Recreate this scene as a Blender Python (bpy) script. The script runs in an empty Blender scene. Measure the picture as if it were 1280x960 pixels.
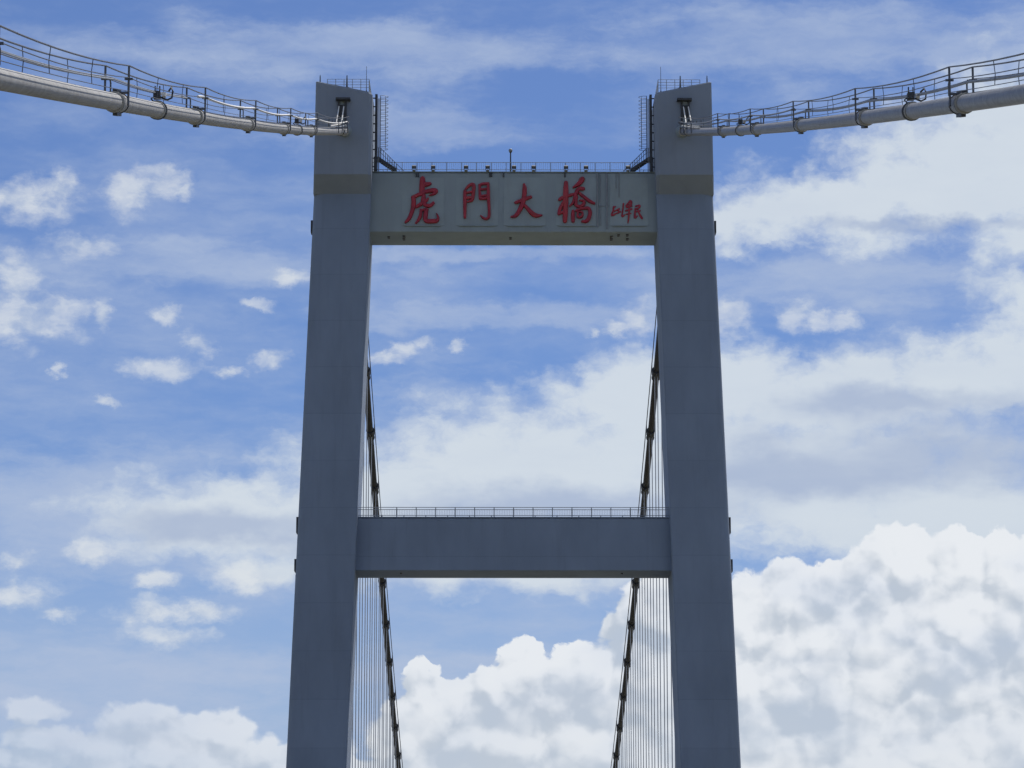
import bpy, math, random
from mathutils import Vector
random.seed(7)

# ------------------------------------------------------------------ camera
FPX, YH = 3800.0, 1224.0            # focal length in photo pixels, horizon row
PITCH = math.atan((YH - 480.0) / FPX)
YAW = 19.9 / FPX
CAM = Vector((-1.67, -287.0, 66.0))
scene = bpy.context.scene
col = scene.collection
cd = bpy.data.cameras.new('camera')
cam = bpy.data.objects.new('camera', cd)
col.objects.link(cam)
cam.location = CAM
cam.rotation_euler = (math.pi / 2 + PITCH, 0, -YAW)
cd.sensor_width = 36.0
cd.lens = FPX * 36.0 / 1280.0
cd.clip_end = 40000
scene.camera = cam
FWD = Vector((math.sin(YAW) * math.cos(PITCH), math.cos(YAW) * math.cos(PITCH), math.sin(PITCH)))
RIGHT = Vector((math.cos(YAW), -math.sin(YAW), 0))
UP = RIGHT.cross(FWD)

def ray(px, py):
    return (FWD + RIGHT * ((px - 640.0) / FPX) + UP * ((480.0 - py) / FPX))
def P(px, py, Y):                    # photo pixel on the vertical plane at depth Y
    r = ray(px, py)
    return CAM + r * ((Y - CAM.y) / r.y)
def PX(px, py, X):                   # photo pixel on the vertical plane at X
    r = ray(px, py)
    return CAM + r * ((X - CAM.x) / r.x)
def AE(px, py):                      # photo pixel as azimuth, elevation in degrees
    r = ray(px, py).normalized()
    return math.degrees(math.atan2(r.x, r.y)), math.degrees(math.asin(r.z))

# ------------------------------------------------------------------ view
vs = scene.view_settings
vs.view_transform = 'Standard'
vs.look = 'None'
vs.gamma = 1.0
vs.exposure = 0.0
vs.use_curve_mapping = False
scene.render.engine = 'CYCLES'

# ------------------------------------------------------------------ sun
SUN = Vector((0.26, 0.40, 0.85)).normalized()      # direction to the sun
sl = bpy.data.lights.new('sun', 'SUN')
sl.energy = 5.0
sl.angle = math.radians(0.5)
sl.color = (1.0, 0.95, 0.88)
sun = bpy.data.objects.new('sun', sl)
col.objects.link(sun)
sun.rotation_euler = (-SUN).to_track_quat('-Z', 'Y').to_euler()

# ------------------------------------------------------------------ sky
W = bpy.data.worlds.new('World')
scene.world = W
W.use_nodes = True
W.cycles.sampling_method = 'MANUAL'
W.cycles.sample_map_resolution = 512
scene.cycles.use_adaptive_sampling = True
scene.cycles.adaptive_threshold = 0.02
scene.cycles.adaptive_min_samples = 8
scene.cycles.max_bounces = 5
nt = W.node_tree
class V:                             # tiny expression helper for shader nodes
    def __init__(s, sock, vec=False): s.s = sock; s.vec = vec
    def __add__(a, b): return op('ADD', a, b)
    def __radd__(a, b): return op('ADD', b, a)
    def __sub__(a, b): return op('SUBTRACT', a, b)
    def __rsub__(a, b): return op('SUBTRACT', b, a)
    def __mul__(a, b): return op('MULTIPLY', a, b)
    def __rmul__(a, b): return op('MULTIPLY', b, a)
    def __truediv__(a, b): return op('DIVIDE', a, b)
TREE = nt
def put(inp, v):
    if isinstance(v, V): TREE.links.new(v.s, inp)
    else: inp.default_value = v
def op(o, a, b=None, c=None, vec=None):
    isv = (isinstance(a, V) and a.vec) or (isinstance(b, V) and b.vec) or isinstance(a, tuple) or isinstance(b, tuple)
    if isv:
        n = TREE.nodes.new('ShaderNodeVectorMath'); n.operation = o
        for i, v in enumerate((a, b, c)):
            if v is None: continue
            if isinstance(v, (int, float)): v = (v, v, v)
            put(n.inputs[i], v)
        return V(n.outputs['Value'] if o in ('LENGTH', 'DOT_PRODUCT') else n.outputs['Vector'], o not in ('LENGTH', 'DOT_PRODUCT'))
    n = TREE.nodes.new('ShaderNodeMath'); n.operation = o
    for i, v in enumerate((a, b, c)):
        if v is not None: put(n.inputs[i], v)
    return V(n.outputs[0])
def sstep(x, lo, hi):
    n = TREE.nodes.new('ShaderNodeMapRange'); n.interpolation_type = 'SMOOTHSTEP'
    put(n.inputs[0], x); put(n.inputs[1], lo); put(n.inputs[2], hi)
    n.inputs[3].default_value = 0; n.inputs[4].default_value = 1
    return V(n.outputs[0])
def lstep(x, lo, hi, a=0.0, b=1.0):
    n = TREE.nodes.new('ShaderNodeMapRange')
    put(n.inputs[0], x); put(n.inputs[1], lo); put(n.inputs[2], hi)
    put(n.inputs[3], a); put(n.inputs[4], b)
    return V(n.outputs[0])
def noise(p, scale, detail=6, rough=0.55, off=(0, 0, 0), lac=2.0, color=False):
    n = TREE.nodes.new('ShaderNodeTexNoise'); n.noise_dimensions = '2D'
    n.inputs['Detail'].default_value = detail; n.inputs['Roughness'].default_value = rough
    n.inputs['Lacunarity'].default_value = lac
    n.inputs['Scale'].default_value = 1.0
    sc = scale if isinstance(scale, tuple) else (scale, scale, scale)
    put(n.inputs['Vector'], op('MULTIPLY_ADD', p, sc, off))
    return V(n.outputs['Color'], True) if color else V(n.outputs['Fac'])
def voro(p, scale, detail=2, rough=0.5, off=(0, 0, 0)):
    n = TREE.nodes.new('ShaderNodeTexVoronoi'); n.voronoi_dimensions = '2D'; n.feature = 'F1'
    n.inputs['Scale'].default_value = scale
    n.inputs['Detail'].default_value = detail; n.inputs['Roughness'].default_value = rough
    put(n.inputs['Vector'], op('ADD', p, off))
    return V(n.outputs['Distance'])
def mixc(f, a, b):
    n = TREE.nodes.new('ShaderNodeMix'); n.data_type = 'RGBA'
    put(n.inputs[0], f)
    for i, v in ((6, a), (7, b)):
        if isinstance(v, V): TREE.links.new(v.s, n.inputs[i])
        else: n.inputs[i].default_value = (*v, 1)
    return V(n.outputs[2], True)
DPX = math.degrees(1.0 / FPX)        # degrees of sky per photo pixel
def blobs(p, lst):                   # 1 in the middle of a cloud, 0 at its rim, below 0 outside
    acc = None
    for (x, y, rx, ry) in lst:
        a, e = AE(x, y)
        ix, iy = 1 / (rx * DPX), 1 / (ry * DPX)
        q = op('LENGTH', op('MULTIPLY_ADD', p, (ix, iy, 0.0), (-a * ix, -e * iy, 0.0)))
        acc = q if acc is None else op('SMOOTH_MIN', acc, q, 0.35)
    return 1.0 - acc

tc = nt.nodes.new('ShaderNodeTexCoord')
D = op('NORMALIZE', V(tc.outputs['Generated'], True))
sep = nt.nodes.new('ShaderNodeSeparateXYZ'); nt.links.new(D.s, sep.inputs[0])
dx, dy, dz = (V(sep.outputs[i]) for i in range(3))
az = op('ARCTAN2', dx, dy) * 57.29578
el = op('ARCSINE', dz) * 57.29578
cmb = nt.nodes.new('ShaderNodeCombineXYZ'); put(cmb.inputs[0], az); put(cmb.inputs[1], el)
p = V(cmb.outputs[0], True)

# --- clear sky
sk = nt.nodes.new('ShaderNodeTexSky'); sk.sky_type = 'NISHITA'; sk.sun_disc = False
sk.sun_elevation = math.asin(SUN.z); sk.sun_rotation = math.atan2(SUN.x, SUN.y)
sk.air_density = 1.0; sk.dust_density = 0.15; sk.ozone_density = 2.5
clear = V(sk.outputs[0], True) * (0.50, 0.605, 0.87)

# --- warped coordinates: broad swirls, then fine edges
w1 = (noise(p, (0.55, 0.8, 1), 4, 0.6, (3.1, 7.7, 0.5), color=True) - 0.5)
w2 = (noise(p, (1.6, 2.2, 1), 5, 0.64, (9.3, 1.7, 4.5), color=True) - 0.5)
pw = p + w1 * (1.5, 0.8, 0) + w2 * (0.35, 0.26, 0)
pf = p + w2 * (0.55, 0.40, 0) + w1 * (0.25, 0.2, 0)

in_frame = sstep(op('LENGTH', (p - (0.0, 10.0, 0.0)) * (1 / 13.0, 1 / 11.0, 0)), 1.0, 1.35)   # 0 in the photographed part, 1 elsewhere

# --- thin high veil, long soft streaks
veil_n = noise(p + w1 * (1.2, 0.5, 0), (0.10, 0.42, 1), 5, 0.6, (1.3, 2.1, 8.0))
veil_f = noise(p + w2 * (0.5, 0.25, 0), (0.45, 1.6, 1), 5, 0.62, (5.2, 3.3, 2.0))
veil_p = blobs(pw, [(200, 330, 330, 34), (640, 395, 300, 22), (480, 60, 420, 46), (1000, 50, 380, 60), (640, 316, 280, 14), (1050, 350, 230, 36), (150, 650, 380, 100), (100, 860, 420, 90), (640, 560, 320, 110), (1120, 570, 420, 150), (720, 725, 300, 16), (480, 160, 200, 40), (1230, 60, 160, 50), (640, 860, 300, 60)])
veil = sstep(veil_n * 0.75 + veil_f * 0.25, 0.38, 0.72) * 0.52 + sstep(veil_p + (veil_f - 0.5) * 0.9 + (veil_n - 0.5) * 0.6, -0.10, 0.75) * 0.58
haze_low = sstep(el, 10.5, 2.5) * 0.80
veil = (veil + haze_low) * lstep(veil_f, 0.25, 0.75, 0.62, 1.30) + 0.05
veil = veil * 1.12 / (veil * 0.62 + 1.0)

# --- broad soft cloud decks
deck_l = [(930, 275, 120, 48), (1060, 255, 190, 70), (1190, 215, 200, 105), (1310, 180, 190, 150), (1300, 290, 120, 54),
          (1310, 405, 135, 85), (1210, 475, 210, 80), (1050, 495, 220, 84), (920, 480, 150, 74),
          (800, 505, 160, 88), (660, 595, 300, 125), (480, 630, 240, 95), (300, 650, 260, 70), (840, 610, 230, 130), (1040, 600, 340, 130), (1200, 650, 320, 90), (320, 712, 90, 30), (640, 700, 320, 50)]
dk = blobs(pw, deck_l)
dk_n = noise(p + w2 * (0.4, 0.3, 0), (0.9, 1.5, 1), 6, 0.6, (2.2, 6.1, 3.0))
dens_d = dk + (dk_n - 0.5) * 1.0
gen_d = (noise(p + w1 * (2.0, 1.0, 0), (0.05, 0.12, 1), 4, 0.58, (0.7, 4.4, 1.0)) - 0.5) * 6.0
a_deck = sstep(op('MAXIMUM', dens_d, (gen_d - 0.1) * in_frame), 0.0, 0.62)
# undersides of the decks are thicker and greyer
du = noise(p, (0.25, 0.8, 1), 4, 0.6, (8.1, 0.4, 6.0))
grey_d = blobs(pw, [(1180, 560, 240, 62), (1120, 505, 150, 26), (1000, 590, 180, 40), (1150, 283, 160, 12), (300, 655, 160, 28), (700, 640, 260, 40)])
sh_deck = sstep(grey_d + (du - 0.5) * 1.1, -0.25, 0.75)
col_deck = mixc(sh_deck * 0.85 + lstep(du, 0.45, 0.75) * 0.12, (6.6, 7.25, 7.9), (4.1, 4.9, 6.5))

# --- crisp cumulus: field in a node group so it can be sampled twice
def cumulus_group():
    global TREE
    g = bpy.data.node_groups.new('cumulus_field', 'ShaderNodeTree')
    g.interface.new_socket('p', in_out='INPUT', socket_type='NodeSocketVector')
    g.interface.new_socket('density', in_out='OUTPUT', socket_type='NodeSocketFloat')
    g.interface.new_socket('relief', in_out='OUTPUT', socket_type='NodeSocketFloat')
    old = TREE; TREE = g
    gi = g.nodes.new('NodeGroupInput'); go = g.nodes.new('NodeGroupOutput')
    q0 = V(gi.outputs[0], True)
    wa = noise(q0, (1.1, 1.3, 1), 3, 0.55, (4.1, 2.9, 7.5), color=True) - 0.5
    wb = noise(q0, (4.5, 5.0, 1), 3, 0.6, (1.1, 8.9, 2.5), color=True) - 0.5
    q = q0 + wa * (0.75, 0.6, 0) + wb * (0.10, 0.09, 0)
    L = [(940, 790, 60, 60), (985, 755, 60, 52), (1045, 745, 50, 45), (1090, 740, 55, 52), (1130, 710, 48, 56), (1195, 715, 55, 46), (1265, 720, 60, 58), (1010, 860, 130, 90), (1150, 840, 160, 110), (1290, 860, 120, 130), (1100, 960, 260, 90),
         (1195, 790, 150, 80), (1060, 800, 120, 70), (815, 775, 46, 56), (780, 800, 40, 50), (745, 850, 55, 55), (830, 860, 70, 90), (655, 850, 34, 42), (615, 868, 36, 32), (690, 880, 50, 40), (560, 890, 46, 36), (530, 862, 26, 34), (640, 930, 190, 60), (800, 950, 140, 60), (510, 930, 50, 60),
         (180, 905, 60, 26), (110, 935, 50, 24), (260, 915, 60, 28), (335, 945, 40, 24), (210, 950, 160, 34), (40, 930, 44, 26), (40, 885, 40, 18), (390, 960, 60, 40), (20, 955, 60, 20)]
    b = blobs(q, L)
    v1 = voro(q0 + wa * (0.7, 0.55, 0) + wb * (0.14, 0.13, 0), 0.72, 0.0, 0.5, (3.3, 1.9, 0))
    v2 = voro(q0 + wa * (0.45, 0.38, 0) + wb * (0.09, 0.08, 0), 1.7, 1.0, 0.45, (7.3, 5.9, 0))
    d1 = 1.0 - v1 * v1
    d2 = 1.0 - v2 * v2
    pf2 = noise(q, (1.3, 1.6, 1), 6, 0.60, (6.1, 6.6, 0.3))
    dens = op('MINIMUM', b * 2.4, 1.2) + (d1 - 0.7) * 0.8 + (d2 - 0.7) * 0.35 + (pf2 - 0.5) * 1.2 + 0.24
    put(go.inputs[0], dens)
    put(go.inputs[1], d1 * 0.62 + d2 * 0.32 + pf2 * 0.14 + op('MINIMUM', op('MAXIMUM', b, -0.6), 1.0) * 0.60)
    TREE = old
    return g
CG = cumulus_group()
def cum(pp):
    n = nt.nodes.new('ShaderNodeGroup'); n.node_tree = CG
    put(n.inputs[0], pp)
    return V(n.outputs[0]), V(n.outputs[1])
c0, r0 = cum(p)
c1, r1 = cum(p + (0.12, 0.26, 0.0))
big = noise(p, (0.42, 0.7, 1), 3, 0.55, (7.7, 5.1, 2.2))
gen_c = (noise(p + w2 * (1.0, 0.8, 0), (0.35, 0.5, 1), 4, 0.6, (2.7, 1.4, 5.0)) - 0.5) * 5.0 - 0.3
a_cum = sstep(op('MAXIMUM', c0, gen_c * in_frame * sstep(el, 30.0, 12.0)), 0.0, lstep(big, 0.35, 0.65, 0.50, 0.20) + lstep(az, -2.0, -5.0) * 0.5)
rim = sstep(c0, 0.75, 0.05) * sstep(c0 - c1, 0.0, 0.5)
lit = lstep(r0 - r1, -0.40, 0.44) + rim * 0.25
lit = lit + (big - 0.5) * 1.2 + 0.05
col_cum = mixc(sstep(lit, 0.05, 0.85), (5.2, 5.8, 6.6), (8.1, 8.4, 8.8))
col_cum = mixc(sstep(el, 6.5, 2.0) * 0.35, col_cum, (5.6, 6.2, 7.0))

# --- small ragged puffs
puffs = [(20, 248, 72, 26), (70, 240, 34, 20), (170, 240, 38, 24), (205, 228, 36, 22), (232, 240, 18, 12), (95, 308, 44, 15), (20, 350, 26, 34), (40, 398, 60, 30), (80, 390, 26, 20), (205, 460, 52, 12), (245, 430, 26, 13), (340, 452, 20, 11), (208, 392, 20, 10), (130, 396, 12, 18), (362, 347, 32, 9), (325, 383, 20, 6), (288, 465, 18, 8),
         (480, 447, 22, 9), (505, 436, 22, 10), (530, 428, 18, 8), (575, 428, 11, 8), (770, 412, 20, 9), (795, 396, 22, 16), (740, 415, 8, 6), (918, 395, 28, 22), (990, 392, 28, 16), (1025, 400, 20, 11), (1055, 400, 16, 11),
         (115, 690, 30, 16), (20, 746, 56, 18), (72, 767, 28, 9), (195, 728, 26, 11), (185, 765, 40, 16), (250, 765, 50, 13), (215, 795, 46, 12), (305, 722, 50, 18), (20, 700, 22, 9), (130, 500, 16, 6), (70, 465, 8, 6)]
pb = blobs(pf, [(x, y, rx * 1.08, ry * 1.15) for x, y, rx, ry in puffs])
pn = noise(p + w2 * (0.25, 0.16, 0), (1.3, 2.1, 1), 7, 0.58, (0.9, 9.1, 1.5))
pd = pb * 0.9 + (pn - 0.5) * 1.7
a_puff = sstep(pd, -0.30, 0.80)
col_puff = mixc(sstep(pn, 0.30, 0.62), (5.4, 6.1, 7.2), (7.2, 7.6, 8.0))

c = mixc(veil, clear, (4.3, 5.2, 7.0))
c = mixc(a_deck * 0.92, c, col_deck)
c = mixc(a_puff * lstep(veil_f, 0.35, 0.65, 0.50, 0.82), c, col_puff)
c = mixc(a_cum * lstep(big, 0.3, 0.6, 0.80, 0.97) * lstep(az, -8.0, -2.5, 0.50, 1.0), c, col_cum)
bg = nt.nodes['Background']
bg.inputs['Strength'].default_value = 0.1
nt.links.new(c.s, bg.inputs['Color'])


# ------------------------------------------------------------------ materials
def mat(name, base, rough=0.6, metal=0.0, var=0.12, scale=0.6, stretch=(1, 1, 1), bump=0.0, bscale=6.0, var2=0.0, col2=None, spec=0.4, joint=0.0):
    m = bpy.data.materials.new(name)
    m.use_nodes = True
    nt = m.node_tree
    b = nt.nodes['Principled BSDF']
    b.inputs['Roughness'].default_value = rough
    b.inputs['Metallic'].default_value = metal
    b.inputs['Specular IOR Level'].default_value = spec
    tc = nt.nodes.new('ShaderNodeNewGeometry')
    mp = nt.nodes.new('ShaderNodeMapping')
    mp.inputs['Scale'].default_value = stretch
    nt.links.new(tc.outputs['Position'], mp.inputs['Vector'])
    n = nt.nodes.new('ShaderNodeTexNoise')
    n.inputs['Scale'].default_value = scale
    n.inputs['Detail'].default_value = 6
    n.inputs['Roughness'].default_value = 0.6
    nt.links.new(mp.outputs[0], n.inputs['Vector'])
    r = nt.nodes.new('ShaderNodeValToRGB')
    r.color_ramp.elements[0].position = 0.3
    r.color_ramp.elements[1].position = 0.7
    r.color_ramp.elements[0].color = [c * (1 - var) for c in base] + [1]
    r.color_ramp.elements[1].color = [min(1, c * (1 + var)) for c in base] + [1]
    nt.links.new(n.outputs['Fac'], r.inputs['Fac'])
    out = r.outputs['Color']
    if col2:
        n2 = nt.nodes.new('ShaderNodeTexNoise')
        n2.inputs['Scale'].default_value = 0.35
        n2.inputs['Detail'].default_value = 9
        n2.inputs['Roughness'].default_value = 0.7
        mp2 = nt.nodes.new('ShaderNodeMapping')
        mp2.inputs['Scale'].default_value = (3.0, 3.0, 0.22)
        nt.links.new(tc.outputs['Position'], mp2.inputs['Vector'])
        nt.links.new(mp2.outputs[0], n2.inputs['Vector'])
        r2 = nt.nodes.new('ShaderNodeValToRGB')
        r2.color_ramp.elements[0].position = 0.52
        r2.color_ramp.elements[1].position = 0.78
        r2.color_ramp.elements[0].color = (0, 0, 0, 1)
        r2.color_ramp.elements[1].color = (var2, var2, var2, 1)
        nt.links.new(n2.outputs['Fac'], r2.inputs['Fac'])
        mx = nt.nodes.new('ShaderNodeMix')
        mx.data_type = 'RGBA'
        nt.links.new(r2.outputs['Color'], mx.inputs[0])
        nt.links.new(out, mx.inputs[6])
        mx.inputs[7].default_value = (*col2, 1)
        out = mx.outputs[2]
    if joint:                            # fine dark lines where one concrete pour meets the next
        sp = nt.nodes.new('ShaderNodeSeparateXYZ'); nt.links.new(tc.outputs['Position'], sp.inputs[0])
        d = nt.nodes.new('ShaderNodeMath'); d.operation = 'DIVIDE'; d.inputs[1].default_value = 4.6
        nt.links.new(sp.outputs[2], d.inputs[0])
        fr = nt.nodes.new('ShaderNodeMath'); fr.operation = 'FRACT'; nt.links.new(d.outputs[0], fr.inputs[0])
        lt = nt.nodes.new('ShaderNodeMath'); lt.operation = 'LESS_THAN'; lt.inputs[1].default_value = 0.018
        nt.links.new(fr.outputs[0], lt.inputs[0])
        fl_ = nt.nodes.new('ShaderNodeMath'); fl_.operation = 'FLOOR'; nt.links.new(d.outputs[0], fl_.inputs[0])
        wn = nt.nodes.new('ShaderNodeTexWhiteNoise'); wn.noise_dimensions = '1D'; nt.links.new(fl_.outputs[0], wn.inputs['W'])
        k1 = nt.nodes.new('ShaderNodeMath'); k1.operation = 'MULTIPLY_ADD'; k1.inputs[1].default_value = 0.07; k1.inputs[2].default_value = 0.965
        nt.links.new(wn.outputs['Value'], k1.inputs[0])
        k2 = nt.nodes.new('ShaderNodeMath'); k2.operation = 'MULTIPLY_ADD'; k2.inputs[1].default_value = -joint
        nt.links.new(lt.outputs[0], k2.inputs[0]); nt.links.new(k1.outputs[0], k2.inputs[2])
        vm = nt.nodes.new('ShaderNodeVectorMath'); vm.operation = 'SCALE'
        nt.links.new(out, vm.inputs[0]); nt.links.new(k2.outputs[0], vm.inputs['Scale'])
        out = vm.outputs[0]
    nt.links.new(out, b.inputs['Base Color'])
    if bump:
        n3 = nt.nodes.new('ShaderNodeTexNoise')
        n3.inputs['Scale'].default_value = bscale
        n3.inputs['Detail'].default_value = 5
        nt.links.new(tc.outputs['Position'], n3.inputs['Vector'])
        bp = nt.nodes.new('ShaderNodeBump')
        bp.inputs['Strength'].default_value = bump
        bp.inputs['Distance'].default_value = 0.05
        nt.links.new(n3.outputs['Fac'], bp.inputs['Height'])
        nt.links.new(bp.outputs[0], b.inputs['Normal'])
    return m

M = {
    'concrete': mat('concrete', (0.19, 0.24, 0.325), 0.8, joint=0.10, var=0.11, scale=0.25, bump=0.25, bscale=1.4, col2=(0.14, 0.165, 0.21), var2=0.50, stretch=(1, 1, 0.4)),
    'concrete_house': mat('concrete_house', (0.215, 0.255, 0.32), 0.8, var=0.10, scale=0.3, bump=0.25, bscale=1.4, col2=(0.18, 0.195, 0.225), var2=0.35, stretch=(1, 1, 0.4)),
    'concrete_beam': mat('concrete_beam', (0.255, 0.305, 0.335), 0.8, var=0.08, scale=0.4, bump=0.25, bscale=1.4, col2=(0.18, 0.205, 0.20), var2=0.4, stretch=(1, 1, 0.4)),
    'panel': mat('sign_panel_paint', (0.265, 0.32, 0.345), 0.6, var=0.08, scale=0.5, col2=(0.22, 0.23, 0.22), var2=0.4),
    'red': mat('red_paint', (0.30, 0.017, 0.038), 0.45, var=0.25, scale=2.2, col2=(0.46, 0.07, 0.045), var2=0.6),
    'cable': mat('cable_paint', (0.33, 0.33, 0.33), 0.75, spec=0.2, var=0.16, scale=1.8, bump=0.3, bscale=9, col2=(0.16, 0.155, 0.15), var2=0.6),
    'cable_shaded_worn': mat('shaded_worn_cable_paint', (0.15, 0.155, 0.17), 0.45, var=0.35, scale=3.5, bump=0.35, bscale=9, col2=(0.28, 0.28, 0.28), var2=0.5, spec=0.6),  # base darkened to carry the cable's shaded side; the speckles are worn paint
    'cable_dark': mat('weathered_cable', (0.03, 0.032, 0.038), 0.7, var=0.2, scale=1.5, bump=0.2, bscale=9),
    'band': mat('band_steel', (0.07, 0.075, 0.085), 0.6, var=0.25, scale=3.0),
    'band_pale': mat('band_pale_steel', (0.40, 0.40, 0.38), 0.5, var=0.15, scale=3.0),
    'rail': mat('rail_steel', (0.09, 0.10, 0.12), 0.5, var=0.2, scale=2.0),
    'rail_grey': mat('rail_grey_steel', (0.22, 0.24, 0.27), 0.5, var=0.15, scale=2.0),
    'rope': mat('wire_rope', (0.055, 0.06, 0.075), 0.5, var=0.2, scale=4.0),
    'hanger': mat('hanger_rope', (0.42, 0.43, 0.45), 0.5, var=0.12, scale=0.8),
    'white': mat('white_paint', (0.74, 0.73, 0.70), 0.5, var=0.08, scale=2.0),
    'dark': mat('dark_steel', (0.045, 0.05, 0.06), 0.6, var=0.2, scale=3.0),
    'glass': mat('lamp_glass', (0.10, 0.105, 0.12), 0.12, var=0.04, scale=3.0),
    'asphalt': mat('asphalt', (0.055, 0.055, 0.056), 0.9, var=0.2, scale=1.2, bump=0.4, bscale=25),
    'deck': mat('deck_paint', (0.33, 0.34, 0.33), 0.7, var=0.08, scale=0.5),
    'water': mat('river_water', (0.15, 0.135, 0.080), 0.25, var=0.12, scale=0.02, bump=0.5, bscale=0.35),
}

# ------------------------------------------------------------------ mesh helpers
class MB:
    def __init__(s):
        s.v = []; s.f = []
    def box(s, a, b):
        (x0, y0, z0), (x1, y1, z1) = a, b
        x0, x1 = min(x0, x1), max(x0, x1); y0, y1 = min(y0, y1), max(y0, y1); z0, z1 = min(z0, z1), max(z0, z1)
        n = len(s.v)
        s.v += [(x0, y0, z0), (x1, y0, z0), (x1, y1, z0), (x0, y1, z0), (x0, y0, z1), (x1, y0, z1), (x1, y1, z1), (x0, y1, z1)]
        s.f += [tuple(n + i for i in q) for q in ((0, 3, 2, 1), (4, 5, 6, 7), (0, 1, 5, 4), (1, 2, 6, 5), (2, 3, 7, 6), (3, 0, 4, 7))]
        return s
    def tube(s, pts, r, n=8, cap=True):
        pts = [Vector(p) for p in pts]
        rs = r if isinstance(r, (list, tuple)) else [r] * len(pts)
        base = len(s.v)
        for i, p in enumerate(pts):
            t = (pts[min(i + 1, len(pts) - 1)] - pts[max(i - 1, 0)]).normalized()
            ref = Vector((0, 0, 1)) if abs(t.z) < 0.95 else Vector((0, 1, 0))
            u = t.cross(ref).normalized(); w = u.cross(t)
            for k in range(n):
                a = 2 * math.pi * k / n
                q = p + (u * math.cos(a) + w * math.sin(a)) * rs[i]
                s.v.append(tuple(q))
        for i in range(len(pts) - 1):
            for k in range(n):
                a = base + i * n + k; b = base + i * n + (k + 1) % n
                s.f.append((a, b, b + n, a + n))
        if cap:
            s.f.append(tuple(base + k for k in reversed(range(n))))
            e = base + (len(pts) - 1) * n
            s.f.append(tuple(e + k for k in range(n)))
        return s
    def loft(s, rings, cap=True):
        base = len(s.v); n = len(rings[0])
        for rg in rings:
            s.v += [tuple(p) for p in rg]
        for i in range(len(rings) - 1):
            for k in range(n):
                a = base + i * n + k; b = base + i * n + (k + 1) % n
                s.f.append((a, b, b + n, a + n))
        if cap:
            s.f.append(tuple(base + k for k in reversed(range(n))))
            e = base + (len(rings) - 1) * n
            s.f.append(tuple(e + k for k in range(n)))
        return s
    def ball(s, c, r, n=12, m=8, sz=1.0):
        rings = []
        for j in range(1, m):
            a = math.pi * j / m
            rings.append([(c[0] + r * math.sin(a) * math.cos(2 * math.pi * k / n), c[1] + r * math.sin(a) * math.sin(2 * math.pi * k / n), c[2] - r * sz * math.cos(a)) for k in range(n)])
        return s.loft(rings)
    def build(s, name, m, parent=None, smooth=False):
        me = bpy.data.meshes.new(name)
        me.from_pydata(s.v, [], s.f)
        me.materials.append(M[m] if isinstance(m, str) else m)
        import bmesh
        bm = bmesh.new(); bm.from_mesh(me)
        bmesh.ops.recalc_face_normals(bm, faces=bm.faces)
        bm.to_mesh(me); bm.free()
        if smooth:
            me.polygons.foreach_set('use_smooth', [True] * len(me.polygons))
            me.set_sharp_from_angle(angle=math.radians(40))
        o = bpy.data.objects.new(name, me)
        col.objects.link(o)
        if parent:
            o.parent = parent
            o.matrix_parent_inverse = parent.matrix_basis.inverted()
        return o

def tag(o, label=None, cat=None, group=None, kind=None):
    if label: o['label'] = label
    if cat: o['category'] = cat
    if group: o['group'] = group
    if kind: o['kind'] = kind
    return o
def empty(name, loc, label, cat, group=None):
    o = bpy.data.objects.new(name, None)
    o.location = loc; o.empty_display_size = 0.5
    col.objects.link(o)
    return tag(o, label, cat, group)

# ------------------------------------------------------------------ setting below the frame
w = MB(); w.v = [(-18000, -18000, 0), (18000, -18000, 0), (18000, 18000, 0), (-18000, 18000, 0)]; w.f = [(0, 1, 2, 3)]
tag(w.build('river_water', 'water'), 'brown green river water under the bridge', 'water', kind='structure')
ZD = CAM.z - 2.6
tag(MB().box((-15.2, -345, ZD - 1.8), (15.2, -6.0, ZD)).build('approach_deck', 'deck'), kind='structure')
tag(MB().box((-14.4, -345, ZD), (14.4, -6.0, ZD + 0.006)).build('road', 'asphalt'), kind='structure')
tag(MB().box((-15.2, -5.9, ZD - 3.0), (15.2, 450, ZD - 0.004)).build('main_deck', 'deck'), kind='structure')
tag(MB().box((-14.4, -5.9, ZD - 0.004), (14.4, 450, ZD + 0.004)).build('road', 'asphalt'), kind='structure')
tag(MB().box((-17.6, 16.0, ZD - 2.0), (-15.21, 450, ZD - 0.4)).build('footway', 'deck'), kind='structure')
tag(MB().box((15.21, 16.0, ZD - 2.0), (17.6, 450, ZD - 0.4)).build('footway', 'deck'), kind='structure')
for yy in (-315, -255, -195, -135, -75):
    pr = empty('bridge_pier', (0, yy, 0), 'twin column concrete pier holding up the approach road', 'pier', 'piers under the approach road')
    for sx in (-1, 1):
        MB().box((sx * 8 - 1.5, yy - 1.2, -3), (sx * 8 + 1.5, yy + 1.2, ZD - 4.0)).build('column', 'concrete', pr)
    MB().box((-13, yy - 1.5, ZD - 4.0), (13, yy + 1.5, ZD - 1.8)).build('pier_cap', 'concrete', pr)

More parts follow.
